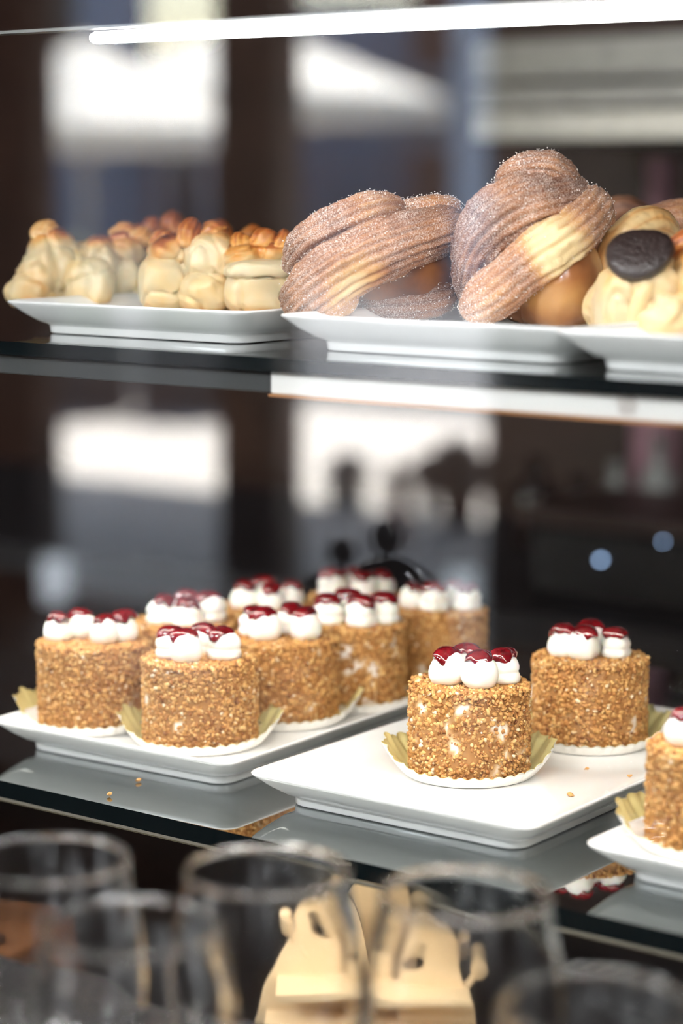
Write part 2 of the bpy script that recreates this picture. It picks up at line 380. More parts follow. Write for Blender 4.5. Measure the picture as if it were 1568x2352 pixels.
# low wall and hedge boxes at the end of the sunny patch
def planter(px, dist, w_, label, mat='anthracite', leaf='leaf_green', h=.55, lh=.45):
    p = street(px, 410, dist); t = thing('planter_box', label, 'planter', (p[0], p[1], 0), -YAW, 'planter boxes on the terrace')
    MB().box(-w_/2, w_/2, -.2, .2, 0, h).build('box', mat, t, bevel=.02)
    V, F = blob((0, 0, h+lh*.4), w_/2*.95, .24, lh*.6, 24, 32, .35, 6, int(px)); MB().add(V, F).build('shrub', leaf, t, smooth=True)
planter(165, 14.2, .7, 'dark planter box with shrub mirrored left, farther along the terrace')
planter(440, 14.0, .66, 'dark planter box with shrub mirrored left, next to the pier')
def glare_stand_in(px, dist, r, h, label):  # made-up glowing body, stands in for a white glare in the pane
    p = street(px, 410, dist); t = thing('glare_stand_in', label, 'glare_stand_in', (p[0], p[1], 0), 0, 'made-up glowing bodies by the cafe windows')
    V, F = lathe([(0, .0), (r*1.1, .0), (r*1.1, .03), (0, .03)], 24); MB().add(V, F).build('base', 'anthracite', t)
    V, F = lathe([(0, .031), (r*.9, .031), (r, .05), (r, h*.8), (r*.8, h*.9), (0, h*.92)], 28); MB().add(V, F).build('glowing_body', 'glare_glow', t, smooth=True)
    V, F = lathe([(r*.8, h*.92), (r*.3, h), (0, h)], 24); MB().add(V, F).build('cap', 'anthracite', t)
glare_stand_in(1070, 7.45, .045, .17, 'made-up white glow mirrored over the cream of the rearmost cake')
glare_stand_in(112, 7.6, .045, .20, 'made-up white glow mirrored over the leftmost cake')
def pot(px, dist, r, h, lh, lr, potmat, leaf, label):
    p = street(px, 410, dist); t = thing('flower_pot', label, 'pot', (p[0], p[1], 0), 0, 'low pots along the terrace')
    V, F = lathe([(0, 0), (r*.72, 0), (r*.98, h*.9), (r*1.06, h*.9), (r*1.06, h), (r*.9, h), (r*.85, h*.9), (0, h*.9)], 24); MB().add(V, F).build('pot', potmat, t, smooth=True)
    V, F = blob((0, 0, h+lh*.4), lr, lr, lh*.62, 24, 32, .35, 14, int(px)); MB().add(V, F).build('plant', leaf, t, smooth=True)
pot(918, 9.0, .05, .18, .15, .05, 'brick_red', 'leaf_dark', 'slender red pot with a dark plant mirrored in the middle of the right window')
pot(1062, 9.3, .09, .16, .22, .12, 'facade_brown', 'leaf_dark', 'brown pot with a wide dark plant mirrored at the right window edge')
pot(985, 9.8, .05, .12, .14, .07, 'anthracite', 'leaf_dark', 'dark low pot mirrored between the red pot and the wide plant')
pot(800, 10.0, .11, .16, .08, .09, 'grey_metal', 'anthracite', 'grey tub mirrored right of the slim post')
p = street(672, 410, 8.0)
t = thing('slim_post', 'slim grey metal post mirrored right of the dark pier', 'post', (p[0], p[1], 0))
V, F = lathe([(.012, 0.02), (.012, 1.66)], 12); MB().add(V, F).build('shaft', 'grey_metal', t, smooth=True)
V, F = lathe([(.09, 0), (.09, .02), (.02, .03)], 20); MB().add(V, F).build('foot', 'anthracite', t)

# ================================================================== the display case
CX0, CX1 = -1.75, .35                      # the case runs along x
SH, SU = 1.094, 1.357                      # tops of the lower and upper shelf
EDGE_Y, BACK_Y = .918, 1.46
FLOOR_Z = .88
case = thing('display_case', 'tall glass pastry display case with dark frame and lit shelves', 'display case', (-.7, PANE_Y, .6))
def cpart(name, mb, mat, edge=None, **k):
    o = mb.build(name, mat, None, **k)
    if edge: o.data.materials.append(MATS[edge]); o.data.polygons[2].material_index = 1
    o.parent = case; o.matrix_parent_inverse = Matrix.Translation(-case.location); return o
cpart('plinth', MB().box(CX0, CX1, .90, BACK_Y, .02, FLOOR_Z-.004), 'black_enamel')
cpart('case_floor', MB().box(CX0, CX1, .90, BACK_Y, FLOOR_Z-.004, FLOOR_Z), 'black_enamel')
cpart('top_panel', MB().box(CX0, CX1, .885, BACK_Y, 1.66, 1.68), 'dark_metal')
for x in (CX0, CX1-.03):
    cpart('corner_post', MB().box(x, x+.03, BACK_Y-.03, BACK_Y, FLOOR_Z, 1.66), 'dark_metal')
    cpart('corner_post', MB().box(x, x+.03, .90, .917, FLOOR_Z, 1.66), 'dark_metal')
cpart('front_pane', MB().box(CX0, CX1, PANE_Y-.006, PANE_Y, .60, 1.66), 'pane_glass')
cpart('lower_shelf', MB().box(CX0+.03, CX1-.03, EDGE_Y, BACK_Y-.03, SH-.010, SH), 'black_glass_shelf', edge='glass_edge')
o = cpart('shelf_trim', MB().box(CX0+.03, CX1-.03, EDGE_Y+.004, EDGE_Y+.008, SH-.0142, SH-.0134), 'dull_brass'); tag(o, 'thin dull brass trim line under the shelf edge')
cpart('upper_shelf', MB().box(CX0+.03, CX1-.03, EDGE_Y, BACK_Y-.03, SU-.0075, SU), 'black_glass_shelf', edge='glass_edge')
# brushed bar under the upper shelf, with a greasy fingerprint
m, ns, L = new_mat('brushed_bar'); out = N(ns, 'ShaderNodeOutputMaterial'); p = N(ns, 'ShaderNodeBsdfPrincipled'); L.new(p.outputs[0], out.inputs[0])
p.inputs['Metallic'].default_value = .1
tc = N(ns, 'ShaderNodeTexCoord'); mp = N(ns, 'ShaderNodeMapping'); L.new(tc.outputs['Object'], mp.inputs[0])
sm = on_y(1440, 932, EDGE_Y+.004)
mp.inputs['Location'].default_value = (-sm[0]/.007, 0, -sm[2]/.006); mp.inputs['Scale'].default_value = (1/.007, 0, 1/.006)
ln = N(ns, 'ShaderNodeVectorMath', operation='LENGTH'); L.new(mp.outputs[0], ln.inputs[0])
no = N(ns, 'ShaderNodeTexNoise', i_Scale=420.0, i_Detail=4.0); L.new(tc.outputs['Object'], no.inputs['Vector'])
mu = N(ns, 'ShaderNodeMath', operation='MULTIPLY_ADD'); L.new(no.outputs[0], mu.inputs[0]); mu.inputs[1].default_value = 1.6; L.new(ln.outputs['Value'], mu.inputs[2])
lt = N(ns, 'ShaderNodeMapRange'); lt.inputs[1].default_value = 1.75; lt.inputs[2].default_value = 1.5; L.new(mu.outputs[0], lt.inputs[0])
mx = N(ns, 'ShaderNodeMix', data_type='RGBA'); L.new(lt.outputs[0], mx.inputs[0]); mx.inputs[6].default_value = lin(236, 235, 230); mx.inputs[7].default_value = lin(196, 190, 184)
L.new(mx.outputs[2], p.inputs['Base Color']); p.inputs['Roughness'].default_value = .3
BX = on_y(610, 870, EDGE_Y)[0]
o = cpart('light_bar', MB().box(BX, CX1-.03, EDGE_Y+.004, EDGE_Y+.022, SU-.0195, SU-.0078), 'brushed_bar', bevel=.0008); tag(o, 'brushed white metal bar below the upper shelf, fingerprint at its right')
o = cpart('bar_dim_end', MB().box(CX0+.03, BX-.0004, EDGE_Y+.0045, EDGE_Y+.0215, SU-.0192, SU-.0080), 'bar_dim', bevel=.0008); tag(o, 'dim left length of the bar below the upper shelf, fading light painted as dark grey')  # same bar farther left: its fade in brightness painted as a dark length
cpart('bar_lip', MB().box(BX, CX1-.03, EDGE_Y+.002, EDGE_Y+.024, SU-.0208, SU-.0196), 'wood_mid')
cpart('light_strip', MB().box(CX0+.05, CX1-.05, EDGE_Y+.026, EDGE_Y+.040, SU-.0125, SU-.0105), 'led_strip')
cpart('lower_light_strip', MB().box(CX0+.05, CX1-.05, EDGE_Y+.026, EDGE_Y+.036, SH-.0135, SH-.0115), 'led_strip_low')
# top light tube with its housing
LZ = 1.526
V, F = lathe([(0, 0), (.0022, .0004), (.0031, .003), (.0031, .95), (0, .95)], 20)
Vt = [(-.868+z, EDGE_Y+y, LZ+x) for x, y, z in V]
o = cpart('light_tube', MB().add(Vt, F), 'led', smooth=True); tag(o, 'glowing white tube along the top of the case')
cpart('tube_housing', MB().box(CX0+.03, CX1-.03, EDGE_Y-.004, EDGE_Y+.008, LZ+.0045, LZ+.0062), 'steel')
# grille slot in the case floor
gp = on_z(1470, 2268, FLOOR_Z)
g_t = thing('floor_grille', 'dark ventilation grille with thin bright bars beside the wooden stand', 'grille', (gp[0], gp[1], FLOOR_Z))
MB().box(-.075, .11, -.014, .014, 0, .004).build('frame', 'black_enamel', g_t)
for k in range(14):
    MB().box(-.068+k*.0127, -.0662+k*.0127, -.011, .011, .004, .0062).build('bar', 'bright_steel', g_t)

# ================================================================== plates
def rrect(hx, hy, r, n=8):
    pts = []
    for cx, cy, a0 in ((hx-r, hy-r, 0), (-hx+r, hy-r, PI/2), (-hx+r, -hy+r, PI), (hx-r, -hy+r, 1.5*PI)):
        for k in range(n+1):
            a = a0+PI/2*k/n; pts.append((cx+r*math.cos(a), cy+r*math.sin(a)))
    return pts
def plate_mesh(hx, hy, h=.020):
    # (inset from rim, z, corner radius)
    prof = [(.030, .0035, .008), (.0255, .003, .010), (.024, .0, .011), (.0185, .0, .012), (.0175, .0008, .012), (.0172, .0045, .012), (.0165, .0056, .0125), (.012, .0075, .013), (.006, .0125, .012), (.0015, .0172, .011), (.0002, .0188, .010),
            (.0, .0196, .010), (.0008, .0203, .010), (.002, .0201, .010), (.005, .0178, .0095), (.010, .0145, .010), (.016, .0123, .012), (.024, .0115, .013), (.034, .0113, .013)]
    V = []; n = None
    for ins, z, r in prof:
        ring = rrect(hx-ins, hy-ins, r); n = len(ring); V += [(x, y, z*h/.0203) for x, y in ring]
    F = grid_faces(len(prof), n); F.append(tuple(range(n-1, -1, -1))); F.append(tuple((len(prof)-1)*n+i for i in range(n)))
    return mesh_from('plate', V, F, 'porcelain')
PL = plate_mesh(.096, .143)
def plate(cx, cy, z, label, rz=0, group='white rectangular plates'):
    o = link('plate', PL, None, (cx, cy, z+.0003), rz); return tag(o, label, 'plate', group)
plate(-.9195, .967+.143, SH, 'white rectangular plate carrying eight crumb cakes on the lower shelf', .035)
plate(-.7065, .964+.143, SH, 'white rectangular plate under the two cakes standing apart on the lower shelf', .01)
plate(-.4785, .959+.143, SH, 'white rectangular plate at the right end of the lower shelf', -.01)
plate(-.8925, .962+.143, SU, 'white rectangular plate holding the pale buns on the upper shelf', -.01)
plate(-.672, .952+.143, SU, 'white rectangular plate holding the sugared twists on the upper shelf', -.02)
plate(-.4860, .934+.143, SU, 'white rectangular plate under the bun with a chocolate disc, upper shelf', -.01)
PZ = .0114*.02/.0203

# ================================================================== crumb cakes
CR, CH = .0345, .053
def cake_body(seed, patchy):
    prof = [(0, 0), (CR*.9, 0), (CR*.985, .002)] + [(CR*(1.0+.012*math.sin(z*9)), z) for z in np.linspace(.006, CH-.006, 14)] + [(CR*.992, CH-.0035), (CR*.97, CH-.0012), (CR*.93, CH-.0002)] + [(CR*k, CH+.0006) for k in (.75, .5, .25, 0)]
    V, F = lathe(prof, 72, lambda t, z, r: 1+.012*math.sin(2*t+seed)+.01*nz((math.cos(t)*.03, math.sin(t)*.03, z), 60, seed))
    V = np.array(V)
    pa = np.array([min(1, max(0, patch_val(v, seed, patchy))) for v in V])
    return mesh_from('cake_body', V, F, 'cake_sponge', attrs={'patch': pa})
def patch_val(v, seed, patchy):
    a = nz(v, 75, seed+11)*1.2+nz(v, 170, seed+3)*.5
    return (a-(.30 if patchy else .62))*4 if v[2] < CH-.002 else 0
ICO = None
def ico():
    bm = bmesh.new(); bmesh.ops.create_icosphere(bm, subdivisions=1, radius=1); 
    v = np.array([p.co[:] for p in bm.verts]); f = [tuple(x.index for x in q.verts) for q in bm.faces]; bm.free(); return v, np.array(f)
IV, IF = ico()
def crumbs(seed, patchy, count=5200):
    rs = np.random.RandomState(seed); VV = []; FF = []; k = 0
    side = 2*PI*CR*CH; top = PI*CR*CR
    for c in range(count):
        if rs.rand() < side/(side+top*1.05):
            t = rs.rand()*2*PI; z = rs.rand()*CH; r = CR*(1.0+.012*math.sin(z*9))+.0002; p = np.array([r*math.cos(t), r*math.sin(t), z])
        else:
            t = rs.rand()*2*PI; r = CR*math.sqrt(rs.rand()); p = np.array([r*math.cos(t), r*math.sin(t), CH+.0004-(max(0, r-CR*.93)/(CR*.07))*.001])
        if patch_val(p, seed, patchy) > .35 and rs.rand() < .8: continue
        s = .0006+.0009*rs.rand()**1.8
        a, b, c_ = s*(.7+.7*rs.rand(3))
        q = rs.randn(3, 3); Q, _ = np.linalg.qr(q)
        v = (IV*(1+.32*rs.randn(12, 1)).clip(.55, 1.5)*np.array([a, b, c_])) @ Q + p
        VV.append(v); FF.append(IF+k); k += 12
    V = np.vstack(VV); F = np.vstack(FF)
    me = bpy.data.meshes.new('crumb_coating'); me.vertices.add(len(V)); me.vertices.foreach_set('co', V.astype(np.float32).ravel())
    nf = len(F); me.loops.add(nf*3); me.loops.foreach_set('vertex_index', F.astype(np.int32).ravel())
    me.polygons.add(nf); me.polygons.foreach_set('loop_start', np.arange(0, nf*3, 3, dtype=np.int32)); me.polygons.foreach_set('loop_total', np.full(nf, 3, np.int32))
    me.materials.append(MATS['crumb']); me.update(calc_edges=True); me.validate(); return me
BODY = [cake_body(1, False), cake_body(2, True), cake_body(3, False)]
COAT = [crumbs(1, False), crumbs(2, True), crumbs(3, False)]
def dollop_mesh(seed):
    rs = random.Random(seed); h = .0168*(1+rs.uniform(-.08, .08)); R = .0098
    if seed % 2:   # two-tiered swirl
        pr = [(0, 0), (.72, 0), (.95, .06), (1.02, .17), (1.0, .28), (.93, .36), (.9, .40), (.95, .46), (.97, .56), (.92, .68), (.8, .80), (.6, .91), (.32, .98), (0, 1)]
    else:
        pr = [(0, 0), (.62, 0), (.84, .06), (.98, .2), (1.02, .35), (.99, .5), (.92, .64), (.8, .77), (.62, .88), (.36, .96), (0, 1)]
    ph = rs.uniform(0, 6); lean = (rs.uniform(-.1, .1), rs.uniform(-.1, .1))
    V, F = lathe([(a*R, b*h) for a, b in pr], 40, lambda t, z, r: 1+.05*math.sin(2*t+ph+z*120)+.025*math.sin(5*t+ph*2-z*200))
    V = [(x+lean[0]*z, y+lean[1]*z, z) for x, y, z in V]
    return mesh_from('cream_dollop', V, F, 'cream')
def gel_mesh(seed):
    rs = random.Random(seed+50); ph = [rs.uniform(0, 6) for _ in range(3)]; n, m_ = 18, 40; V = []
    for i in range(n):
        u = i/(n-1)                        # 0 top centre .. 1 lower lip
        for j in range(m_):
            t = 2*PI*j/m_
            ext = 1+.16*math.sin(2*t+ph[0])+.1*math.sin(3*t+ph[1])
            drop = .0042+.0028*max(0, math.sin(2*t+ph[2]))+.0012*math.sin(5*t+ph[1])
            if u < .8:
                k = u/.8; r = .0079*ext*math.sin(k*PI/2)**.85; z = .0062-.0062*(1-math.cos(k*PI/2))*((drop+.001)/.0062)
                z += .0003*math.sin(9*t+ph[0])*k
            else:
                k = (u-.8)/.2; r = .0079*ext*(1-.35*k); z = .0062-drop-.001-.0006*math.sin(k*PI)
            V.append((max(r, 1e-5)*math.cos(t), max(r, 1e-5)*math.sin(t), z))
    F = grid_faces(n, m_); F = [tuple(reversed(f)) for f in F]; F.append(tuple(range(m_))); F.append(tuple((n-1)*m_+m_-1-i for i in range(m_)))
    return mesh_from('cherry_glaze', V, F, 'cherry_gel')
DOL = [dollop_mesh(k) for k in range(6)]; GEL = [gel_mesh(k) for k in range(5)]
def liner_mesh(style=0):
    """fluted paper case: low in front (-y, towards the viewer), splayed flaps at the sides and the back"""
    nr, nc = 10, 240; V = []
    for side in (0, 1):
        for i in range(nr):
            u = i/(nr-1)
            for j in range(nc):
                t = 2*PI*j/nc; c = math.sin(t)                      # -1 = front
                s = math.cos(t)
                up = 1/(1+math.exp(-(c+.42)*7))                      # 0 front .. 1 sides and back
                lobes = abs(math.cos(2*t+.5*style))**.7
                hgt = .0068+.0120*up*(.55+.45*lobes); out_ = .0052+.0088*up
                r0 = .0365
                if u < .35: r = r0*u/.35+.0001; z = .0002
                else:
                    k = (u-.35)/.65
                    r = r0+out_*k**.9; z = .0002+hgt*k**1.25
                    fl = math.sin(36*t)*.0009*k+.0008*k*math.sin(18*t+1)*up
                    r += fl; z += .0007*k**2*math.sin(36*t+1)+.0014*k**3*math.sin(14*t)*up
                if side: 
                    z -= .00018; r += .00012*(u > .35)
                V.append((r*math.cos(t), r*math.sin(t), z+.0002))
    F = grid_faces(nr, nc); mi = [0]*len(F)
    F2 = [tuple(reversed([i+nr*nc for i in f])) for f in grid_faces(nr, nc)]; F += F2; mi += [1]*len(F2)
    a = (nr-1)*nc
    for j in range(nc):
        k = (j+1) % nc; F.append((a+j, a+nr*nc+j, a+nr*nc+k, a+k)); mi.append(0)
    return mesh_from('paper_liner', V, F, ['paper_gold', 'paper_white'], midx=mi)
LIN = [liner_mesh(0), liner_mesh(1.3)]
D4 = [(-.0165, -.001), (-.004, .0135), (.0015, -.0135), (.0165, .001)]
def cake(x, y, z, var, label, spots, seed, liner=0, turn=0.0, group='crumb cakes with cream and cherry glaze', hs=1.0):
    t = thing('crumb_cake', label, 'cake', (x, y, z), YAW, group)
    l = link('paper_liner', LIN[liner], t)
    b = link('cake_body', BODY[var], t, (0, 0, .0008), turn); c = tag(link('crumb_coating', COAT[var], b), kind='stuff')
    b.scale = (1, 1, hs)
    rs = random.Random(seed)
    for k, (dx, dy) in enumerate(spots):
        d = link('cream_dollop', DOL[(seed+k*2+rs.randrange(6)) % 6], t, (dx, dy, CH*hs+.0012), rs.uniform(0, 6))
        s = rs.uniform(.92, 1.1); d.scale = (s, s, s)
        g = link('cherry_glaze', GEL[rs.randrange(5)], d, (rs.uniform(-.001, .001), rs.uniform(-.001, .001), .0138), rs.uniform(0, 6))
    return t
LZ0 = SH+PZ
cake(-.974, 1.022, LZ0, 0, 'crumb cake at the front left corner of the full plate, veiled by reflection', [(-.022, .002), (-.0085, .010), (.0075, -.006), (.019, .002)], 3)
cake(-.889, 1.027, LZ0, 2, 'crumb cake at the near corner of the full plate, closest of the eight', [(-.0175, -.002), (-.0075, -.0145), (.002, .010), (.0155, -.007)], 8, turn=1.2)
cake(-.970, 1.102, LZ0, 1, 'crumb cake in the hidden row second from the left on the full plate', [(-.012, -.004), (.003, .012), (.005, -.012), (.019, .002)], 12, turn=2)
cake(-.886, 1.106, LZ0, 0, 'crumb cake right behind the closest cake on the full plate', [(-.020, .006), (-.012, -.010), (.004, .010), (.014, -.008)], 17, turn=3)
cake(-.960, 1.176, LZ0, 2, 'crumb cake in the hidden row third from the left on the full plate', [(-.013, -.004), (.002, .010), (.006, -.010), (.019, .004)], 21, turn=.4)
cake(-.879, 1.171, LZ0, 1, 'crumb cake third along the open side of the full plate', [(-.016, -.006), (-.004, .012), (.006, -.014), (.020, -.004)], 26, turn=4.4)
cake(-.9345, 1.250, LZ0, 0, 'crumb cake at the far back of the full plate, half hidden', [(-.018, -.004), (-.003, .012), (.004, -.010), (.017, .0)], 31, turn=5)
cake(-.864, 1.245, LZ0, 2, 'crumb cake at the far right end of the full plate, white glare beside its cream', [(-.016, -.002), (-.001, -.010), (.013, .006), (.021, -.006)], 36, turn=2.5)
cake(-.7165, 1.0675, LZ0, 1, 'crumb cake alone in front on the middle plate with patchy white icing', [(-.0135, -.003), (-.002, .012), (.0055, -.0125), (.0195, .000)], 41, 0, turn=.7)
cake(-.6985, 1.1735, LZ0, 2, 'crumb cake standing at the back of the middle plate', [(-.0165, .000), (-.0055, -.008), (.001, .012), (.0155, -.003)], 46, 1, turn=3.6)
cake(-.5335, 1.024, LZ0, 0, 'crumb cake cut off by the right frame edge on the rightmost plate', [(-.0165, -.001), (-.004, .0135), (.0015, -.0135), (.0165, .001)], 51, 1, turn=5.5)
def crumb_thing(p, s, seed, label):
    rs = np.random.RandomState(seed); v = IV*np.array([1.3, .9, .7])*s*(1+.2*rs.randn(12, 1)); v[:, 2] -= v[:, 2].min()
    tag(link('cake_crumb', mesh_from('cake_crumb', v, IF, 'crumb', False), None, p, rs.rand()*6), label, 'crumb', 'loose cake crumbs')
for k, (px, py, zz, s, lb) in enumerate([(1308, 1831, LZ0, .0016, 'loose crumb on the middle plate near its front corner'), (1445, 1787, LZ0, .0014, 'loose crumb on the middle plate toward the right edge'),
        (1347, 1769, LZ0, .0012, 'loose crumb on the middle plate below the back cake'), (252, 1830, SH, .0017, 'loose crumb near the dark front edge of the lower shelf'), (318, 1797, SH, .0018, 'loose crumb on the lower shelf just below the full plate')]):
    crumb_thing(tuple(on_z(px, py, zz) + np.array([0, 0, .0002])), s, k, lb)

# ================================================================== pastries on the upper shelf
UZ = SU+PZ+.0005
class Pastry:
    """collects strands given as (column, row, depth offset) around a base point at distance d; real sizes"""
    def __init__(s, name, label, cat, px, py, d, group=None):
        s.px, s.py, s.d = px, py, d; s.k = d/FPX
        h = ray(px, py); base = _O + h*d                 # forward depth d
        s.base = np.array([base[0], base[1], UZ]); s.z0 = base[2]
        s.t = thing(name, label, cat, tuple(s.base), 0, group)
    def pt(s, c, r, dz=0.): return RIGHT*(c-s.px)*s.k + UP*((s.py-r)*s.k) + AWAY*dz
    def sit(s, V):
        V = V.copy(); V[:, 2] = np.where(V[:, 2] < 0, V[:, 2]*.04 + .0004*0, V[:, 2]); V[:, 2] = np.maximum(V[:, 2], 0); return V
    def strand(s, name, path, radii, bake, mat='sugared_crust', ridges=16, amp=.07, flat=1., seed=0, pale=None, sugar=1., twist=.4, rough=.05, m=96, n=100, brown_low=0.):
        V, F, al, rg = tube([s.pt(*q) for q in path], [r*s.k for r in radii], n, m, flat, ridges, amp, twist, seed, rough)
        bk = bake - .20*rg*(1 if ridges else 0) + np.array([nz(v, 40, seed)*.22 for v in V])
        su = np.full(len(V), sugar)
        if pale:
            for (c, r, dz, rad, amt) in pale:
                dd = np.linalg.norm(V-s.pt(c, r, dz), axis=1)/(rad*s.k); wgt = np.clip(1.25-dd, 0, 1); bk -= amt*wgt; su *= 1-.9*wgt
        V = s.sit(V)
        return link(name, mesh_from(name, V, F, mat, attrs={'bake': np.clip(bk, 0, 1), 'sugar': su}), s.t)
    def lump(s, name, c, rx, ry, rz, bake, mat='glazed_crust', seed=0, amp=.06, scale=50, sugar=.4, low=0., top=0.):
        V, F = blob(s.pt(*c), rx*s.k, ry*s.k, rz, 40, 56, amp, scale, seed, np.array([RIGHT, UP, AWAY]))
        bk = bake+np.array([nz(v, 45, seed)*.3 for v in V])
        V = s.sit(V)
        return link(name, mesh_from(name, V, F, mat, attrs={'bake': np.clip(bk, 0, 1), 'sugar': np.full(len(V), sugar)}), s.t)
    def grains(s, src, count, seed):
        """sugar crystals sticking to the crust"""
        rs = np.random.RandomState(seed); pts = []
        for o in src:
            n = len(o.data.vertices); co = np.empty(n*3); o.data.vertices.foreach_get('co', co); co = co.reshape(-1, 3)
            nn = np.empty(n*3); o.data.vertices.foreach_get('normal', nn); nn = nn.reshape(-1, 3)
            sg = np.empty(n, np.float32); o.data.attributes['sugar'].data.foreach_get('value', sg)
            idx = rs.randint(0, n, count); idx = idx[rs.rand(count) < sg[idx]]
            pts.append(co[idx]+rs.randn(len(idx), 3)*.0007+nn[idx]*.0001)
        P = np.vstack(pts); OV = np.array([(1, 0, 0), (-1, 0, 0), (0, 1, 0), (0, -1, 0), (0, 0, 1), (0, 0, -1)], float); OF = np.array([(0, 2, 4), (2, 1, 4), (1, 3, 4), (3, 0, 4), (2, 0, 5), (1, 2, 5), (3, 1, 5), (0, 3, 5)])
        VV = []; FF = []
        for i, p in enumerate(P):
            Q, _ = np.linalg.qr(rs.randn(3, 3)); VV.append(OV*(.00022+.00028*rs.rand()) @ Q + p); FF.append(OF+6*i)
        tag(link('sugar_grains', mesh_from('sugar_grains', np.vstack(VV), np.vstack(FF), 'sugar_grain', False), s.t), kind='stuff')

# -- tall sugared twist in the middle
P2 = Pastry('sugared_twist', 'tall knotted sugared pastry twist with coiled top, pale patch on its band', 'pastry', 1200, 752, 1.285, 'sugared pastry twists')
src = []
P2.lump('core', (1222, 610, .0), 130, 150, .036, .62, seed=2)
P2.lump('lower_bulge', (1272, 655, -.012), 104, 132, .034, .42, seed=4, amp=.05)
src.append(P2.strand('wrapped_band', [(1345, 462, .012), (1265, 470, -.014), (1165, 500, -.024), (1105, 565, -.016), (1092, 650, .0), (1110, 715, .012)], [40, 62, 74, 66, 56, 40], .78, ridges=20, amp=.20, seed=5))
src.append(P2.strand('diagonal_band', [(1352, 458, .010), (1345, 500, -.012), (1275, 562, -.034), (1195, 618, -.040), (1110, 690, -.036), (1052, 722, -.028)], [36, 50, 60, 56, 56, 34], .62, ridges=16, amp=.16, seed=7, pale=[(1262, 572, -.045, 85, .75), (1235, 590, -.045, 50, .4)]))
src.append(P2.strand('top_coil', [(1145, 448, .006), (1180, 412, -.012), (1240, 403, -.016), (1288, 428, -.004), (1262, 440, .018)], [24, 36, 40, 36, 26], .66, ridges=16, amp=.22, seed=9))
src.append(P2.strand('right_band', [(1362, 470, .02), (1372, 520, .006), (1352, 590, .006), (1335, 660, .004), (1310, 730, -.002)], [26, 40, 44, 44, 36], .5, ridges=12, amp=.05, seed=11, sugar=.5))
P2.grains(src, 1300, 3)
# -- lying sugared twist left of it
P1 = Pastry('sugared_twist', 'wide lying sugared pastry twist left of the tall coiled twist', 'pastry', 860, 742, 1.30, 'sugared pastry twists')
src = []
P1.lump('core', (880, 620, .012), 175, 120, .036, .75, seed=12)
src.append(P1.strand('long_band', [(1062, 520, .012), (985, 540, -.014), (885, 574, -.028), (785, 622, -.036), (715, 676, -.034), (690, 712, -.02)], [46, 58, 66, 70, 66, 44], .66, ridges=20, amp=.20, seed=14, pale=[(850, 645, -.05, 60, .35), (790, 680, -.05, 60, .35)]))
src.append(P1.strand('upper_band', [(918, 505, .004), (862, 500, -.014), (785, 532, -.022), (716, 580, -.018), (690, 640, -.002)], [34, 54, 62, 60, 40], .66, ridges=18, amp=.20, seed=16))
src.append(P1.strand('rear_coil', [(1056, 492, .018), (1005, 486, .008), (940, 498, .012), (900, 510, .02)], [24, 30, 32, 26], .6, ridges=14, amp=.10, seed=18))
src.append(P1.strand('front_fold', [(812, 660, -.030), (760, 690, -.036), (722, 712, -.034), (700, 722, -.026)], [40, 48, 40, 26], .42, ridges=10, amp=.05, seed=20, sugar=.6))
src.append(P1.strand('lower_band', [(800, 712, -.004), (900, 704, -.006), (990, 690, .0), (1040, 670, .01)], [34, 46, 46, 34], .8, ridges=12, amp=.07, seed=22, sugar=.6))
P1.grains(src, 1300, 4)

# -- pale scorched buns on the left plate
def pillow(P, name, c, rx, ry, rz, seed, sq=.75, amp=.10, z_brown=(520, 600), low=.2, foot=.25, creases=()):
    """boxy lump of torn dough; baked brown toward its top rows and slightly at its foot"""
    n, m_ = 44, 64; V = []; ax = np.array([RIGHT, UP, AWAY]); cc = P.pt(*c)
    f = lambda v: math.copysign(abs(v)**sq, v)
    for i in range(n):
        ph = -PI/2+PI*(i+.02)/(n-1+.04)
        for j in range(m_):
            t = 2*PI*j/m_
            d = np.array([1.12*rx*P.k*f(math.cos(ph))*f(math.cos(t)), 1.06*ry*P.k*f(math.sin(ph)), rz*f(math.cos(ph))*f(math.sin(t))])
            d[0] *= 1-.22*max(0, math.sin(ph)); p = d @ ax
            k = 1+1.7*amp*nz(p+cc, 55, seed)+amp*.8*nz(p+cc, 130, seed+5)
            cr = abs(nz(p+cc, 34, seed+21)); k -= .16*max(0, 1-cr/.07)**1.5*(.4+.6*math.cos(ph)); k += .03*nz(p+cc, 420, seed)
            for (a, wd, dp) in creases: k -= dp*math.exp(-((t-a+.12*math.sin(ph*3+a))/wd)**2)*abs(math.cos(ph))
            V.append(cc+p*k)
    F = grid_faces(n, m_); F = [tuple(reversed(q)) for q in F]; F.append(tuple(range(m_))); F.append(tuple((n-1)*m_+m_-1-i for i in range(m_)))
    V = np.array(V); V[:, 2] = np.maximum(V[:, 2], 0)
    zt = (P.py-z_brown[0])*P.k; zb = (P.py-z_brown[1])*P.k
    h = np.clip((V[:, 2]-zb)/(zt-zb), 0, 1.2)
    bk = low+.95*h**1.2+foot*np.exp(-(V[:, 2]/.006)**2)+np.array([.26*nz(v, 60, seed)+.14*nz(v, 180, seed) for v in V])
    return link(name, mesh_from(name, V, F, 'pale_crust', attrs={'bake': np.clip(bk, 0, 1), 'sugar': np.zeros(len(V))}), P.t)
def peak(P, path, radii, seed, lo=.35, hi=1.):
    V, F, al, rg = tube([P.pt(*q) for q in path], [1.35*r*P.k for r in radii], 40, 40, .8, 9, .22, .7, seed, .12)
    link('scorched_tip', mesh_from('scorched_tip', V, F, 'pale_crust', attrs={'bake': np.clip(lo+(hi-lo)*al-.15*rg, 0, 1)}), P.t)
G = 'pale buns with scorched tips'
B1 = Pastry('torn_bun', 'pale bun with one blunt brown peak at the left end of the plate', 'bun', 160, 702, 1.455, G)
